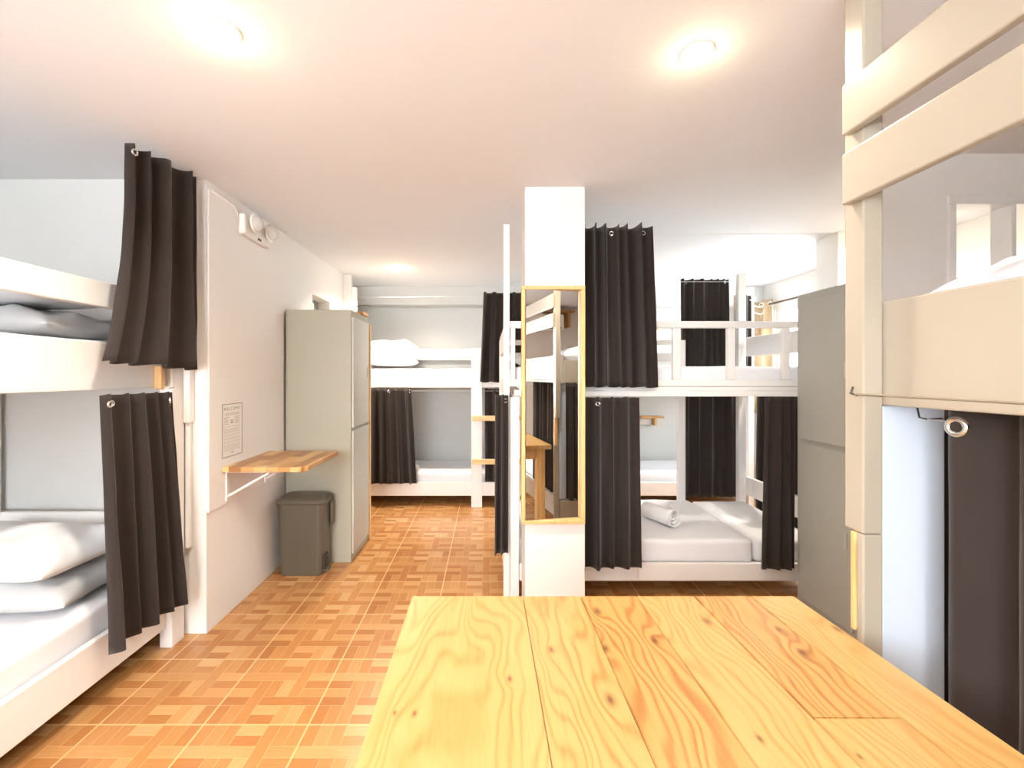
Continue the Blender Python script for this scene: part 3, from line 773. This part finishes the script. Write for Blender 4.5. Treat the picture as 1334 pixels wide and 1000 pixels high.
# ------------------------------------------------------------------ notice
def notice():
    t = thing('notice', 'framed paper notice headed WELCOME on the left wall above the shelf', 'notice', (-1.43, 2.55, .88))
    x = -1.436; y0, y1, z0, z1 = 2.455, 2.655, .878, 1.172
    box('paper_sheet', 'paper', x + .0003, x + .0020, y0 + .004, y1 - .004, z0 + .004, z1 - .004, t, 0)
    bm = bmesh.new(); w = .004
    for (a, b_, c, d_) in ((y0, y1, z1 - w, z1), (y0, y1, z0, z0 + w), (y0, y0 + w, z0 + w, z1 - w), (y1 - w, y1, z0 + w, z1 - w)):
        add_box(bm, x + .0003, x + .004, a, b_, c, d_, 0)
    obj_from_bm('frame', bm, 'ink_soft', (0, 0, 0), t)
    cu = bpy.data.curves.new('heading', 'FONT'); cu.body = 'WELCOME!'; cu.size = .024; cu.space_character = 1.55; cu.align_x = 'CENTER'; cu.extrude = .0001
    tmp = bpy.data.objects.new('tmp_text', cu); COL.objects.link(tmp); bpy.context.view_layer.update()
    me = bpy.data.meshes.new_from_object(tmp.evaluated_get(bpy.context.evaluated_depsgraph_get())); bpy.data.objects.remove(tmp)
    me.materials.clear(); me.materials.append(M['ink'])
    o = bpy.data.objects.new('heading', me); COL.objects.link(o); o.parent = t
    # reading direction along +y, facing +x
    o.matrix_basis = Matrix.Translation(Vector((x + .0024, (y0 + y1) / 2, z1 - .036)) - Vector(t['_b'])) @ Matrix(((0, 0, 1, 0), (1, 0, 0, 0), (0, 1, 0, 0), (0, 0, 0, 1)))
    rnd = random.Random(2); bm = bmesh.new()
    z = z1 - .052
    def strip(a, b_, z, h): add_box(bm, x + .0021, x + .0024, a, b_, z - h, z, 0)
    strip(y0 + .03, y1 - .03, z, .002); strip(y0 + .02, y1 - .02, z - .008, .002)
    zz = z - .022
    for k in range(5):
        strip(y0 + .018, y0 + .018 + rnd.uniform(.03, .05), zz, .0022); strip(y1 - .075, y1 - .075 + rnd.uniform(.035, .055), zz, .0022); zz -= .009
    strip(y0 + .082, y0 + .108, z - .040, .006); strip(y0 + .082, y0 + .108, z - .052, .006)
    zz -= .008
    while zz > z0 + .035:
        a = y0 + .016
        while a < y1 - .03:
            l = rnd.uniform(.012, .035); strip(a, min(a + l, y1 - .016), zz, .0012); a += l + .004
        zz -= .0065 if rnd.random() < .8 else .012
    strip((y0 + y1) / 2 - .012, (y0 + y1) / 2 + .012, z0 + .024, .005)
    obj_from_bm('printed_lines', bm, 'ink_soft', (0, 0, 0), t)
notice()

# ------------------------------------------------------------------ emergency light
def emergency():
    t = thing('emergency_light', 'white twin-lamp emergency light mounted high on the left wall', 'emergency light', (-1.436, 2.8, 2.16))
    bm = bmesh.new()
    add_box(bm, -1.4355, -1.395, 2.61, 2.94, 2.145, 2.265, .02); obj_from_bm('housing', bm, 'white_plastic', (0, 0, 0), t)
    for y in (2.68, 2.865):
        bm = bmesh.new()
        bmesh.ops.create_uvsphere(bm, u_segments=20, v_segments=12, radius=.047)
        for v in bm.verts:
            v.co = Vector((v.co.x * .8, v.co.y, v.co.z)) + Vector((-1.362, y, 2.225))
        h_ = obj_from_bm('lamp_head', bm, 'lens', (0, 0, 0), t, True)
        bm = bmesh.new(); add_torus(bm, (-1.370, y, 2.225), (1, 0, 0), .047, .007, 24, 8)
        obj_from_bm('rim', bm, 'white_plastic', (0, 0, 0), h_, True)
    bm = bmesh.new(); add_box(bm, -1.3948, -1.392, 2.76, 2.80, 2.152, 2.164, .001); obj_from_bm('switch', bm, 'dark', (0, 0, 0), t)
emergency()
o = tube('cable', 'white_plastic', [(-1.431, 2.615, 2.20), (-1.431, 2.60, 2.26), (-1.431, 2.57, 2.286), (-1.431, 2.36, 2.288)], .004)
tag(o, 'thin cable running along the top of the left wall to the emergency light', 'cable')

# ------------------------------------------------------------------ mirror
def mirror():
    cx, cy = .348, 2.4125; yaw = 0; z0, z1 = .545, 1.803; w = .168
    t = thing('wall_mirror', 'tall narrow mirror in a thin wooden frame leaning flat on the pillar', 'mirror', (cx, cy, z0))
    def place(bm):
        for v in bm.verts:
            p = v.co; v.co = Vector((cx, cy, 0)) + Matrix.Rotation(yaw, 3, 'Z') @ Vector((p.x, p.y, p.z))
    f = .020
    bm = bmesh.new()
    for q in ((-w, w, z1 - f, z1), (-w, w, z0, z0 + f), (-w, -w + f, z0 + f, z1 - f), (w - f, w, z0 + f, z1 - f)):
        add_box(bm, q[0], q[1], -.019, .019, q[2], q[3], .003)
    place(bm); obj_from_bm('frame', bm, 'mirror_wood', (0, 0, 0), t)
    yaw = R(6.1); bm = bmesh.new(); add_box(bm, -w + f + .002, w - f - .002, -.002, .002, z0 + f + .0005, z1 - f - .0005, 0); place(bm)
    obj_from_bm('glass', bm, 'mirror', (0, 0, 0), t)
mirror()

# ------------------------------------------------------------------ pine table
def table():
    t = thing('pine_table', 'knotty pine plank table filling the foreground', 'table', (.3, .6, 0))
    z1, z0 = .76, .725; yf, yn = 1.178, -.05
    def xr(y): return .794 + .033 * (yf - y)
    edges = [-.195, .092, .241, .386, .535, .68, None]
    tones = [.44, .50, .60, .46, .56, .45]
    bm = bmesh.new(); lay = bm.verts.layers.float_color.new('tone')
    def plank(xa, xb, xan, xbn, ya, yb, tone, k):
        g = .0006
        co = [(xan + g, ya, z0), (xbn - g, ya, z0), (xb - g, yb, z0), (xa + g, yb, z0), (xan + g, ya, z1), (xbn - g, ya, z1), (xb - g, yb, z1), (xa + g, yb, z1)]
        v = [bm.verts.new(c) for c in co]
        fs = [bm.faces.new([v[i] for i in f]) for f in ((0, 3, 2, 1), (4, 5, 6, 7), (0, 1, 5, 4), (1, 2, 6, 5), (2, 3, 7, 6), (3, 0, 4, 7))]
        es = list({e for f in fs for e in f.edges})
        r = bmesh.ops.bevel(bm, geom=es, offset=.0016, segments=2, affect='EDGES')
        vs = {vv for f in r['faces'] for vv in f.verts} | {vv for vv in v if vv.is_valid}
        for vv in vs: vv[lay] = (tone, k, 0, 1)
    for i in range(6):
        last = i == 5
        xa = edges[i]; xb = xr(yf) if last else edges[i + 1]
        sk = .008 * i
        xan = xa + (.033 * (yf - yn) * i / 6 if i else 0); xbn = xr(yn) if last else edges[i + 1] + .033 * (yf - yn) * (i + 1) / 6
        if i == 4:
            ys = at_table(1110, 935)[1]; f = (yf - ys) / (yf - yn)
            xm, xm2 = xa + (xan - xa) * f, xb + (xbn - xb) * f
            plank(xa, xb, xm, xm2, ys + .0004, yf, .60, .31); plank(xm, xm2, xan, xbn, yn, ys - .0004, .44, .77)
        else: plank(xa, xb, xan, xbn, yn, yf, tones[i], .13 + .17 * i)
    obj_from_bm('table_top', bm, 'table', (0, 0, 0), t)
    for (x, y) in ((-.15, 1.08), (.68, 1.08), (-.15, .03), (.70, .03)):
        box('leg', 'table_leg', x, x + .07, y, y + .07, 0, .724, t)
    for (a, b_, c, d_) in ((-.079, .679, 1.10, 1.125), (-.079, .699, .05, .075)): box('apron', 'table_leg', a, b_, c, d_, .64, .724, t)
table()

# ------------------------------------------------------------------ window dressing on the right wall
o = tube('curtain_rod', 'rod', [(XR - .08, 3.50, 2.10), (XR - .08, 5.30, 2.10)], .011); tag(o, 'dark curtain rod above the window on the right wall', 'curtain rod')
curtain('tan grommet curtain gathered at the far end of the window rod', (XR - .09, 5.28), (XR - .09, 4.90), 2.15, 2.15, None, None, .9, .9, n=4, amp=.035, seed=33,
        rings=(.3, .62, .9), mat='tan_curtain', group='window curtains', nrm=(-1, 0, 0), ringr=.02)

# ------------------------------------------------------------------ behind the viewer, seen in the mirror
def ac():
    t = thing('air_conditioner', 'white split air conditioner on the rear wall, seen in the mirror', 'air conditioner', (1.75, YN, 1.95))
    box('body', 'white_plastic', 1.25, 2.0, YN + .001, YN + .20, 1.98, 2.22, t, .02)
    box('air_outlet', 'dark', 1.30, 1.95, YN + .2005, YN + .203, 2.00, 2.03, t, 0)
    s = thing('wall_shelf', 'long plain wooden shelf on the rear wall, seen in the mirror', 'shelf', (1.75, YN, 2.25))
    box('shelf_board', 'shelf_wood', 1.2, 2.15, YN + .001, YN + .24, 2.245, 2.27, s)
    box('bracket', 'raw_wood', 2.06, 2.10, YN + .001, YN + .2, 2.03, 2.244, s)
ac()

# ------------------------------------------------------------------ world, camera, view
w = bpy.data.worlds.new('World'); scene.world = w; w.use_nodes = True
bg = w.node_tree.nodes['Background']; bg.inputs[0].default_value = (.90, .95, 1, 1); bg.inputs[1].default_value = 22.0

cam = bpy.data.cameras.new('Camera'); co = bpy.data.objects.new('Camera', cam); COL.objects.link(co)
cam.sensor_width = 36; cam.lens = K / 1334 * 36; cam.clip_start = .02
cam.shift_x = (667 - 635) / 1334; cam.shift_y = (488 - 500) / 1334
co.location = (0, 0, CAMZ); co.rotation_euler = (pi / 2, 0, 0)
scene.camera = co
vs = scene.view_settings; vs.view_transform = 'Standard'; vs.look = 'None'; vs.gamma = 1; vs.use_curve_mapping = False
vs.exposure = .55
for o in scene.objects:
    if '_b' in o.keys(): del o['_b']
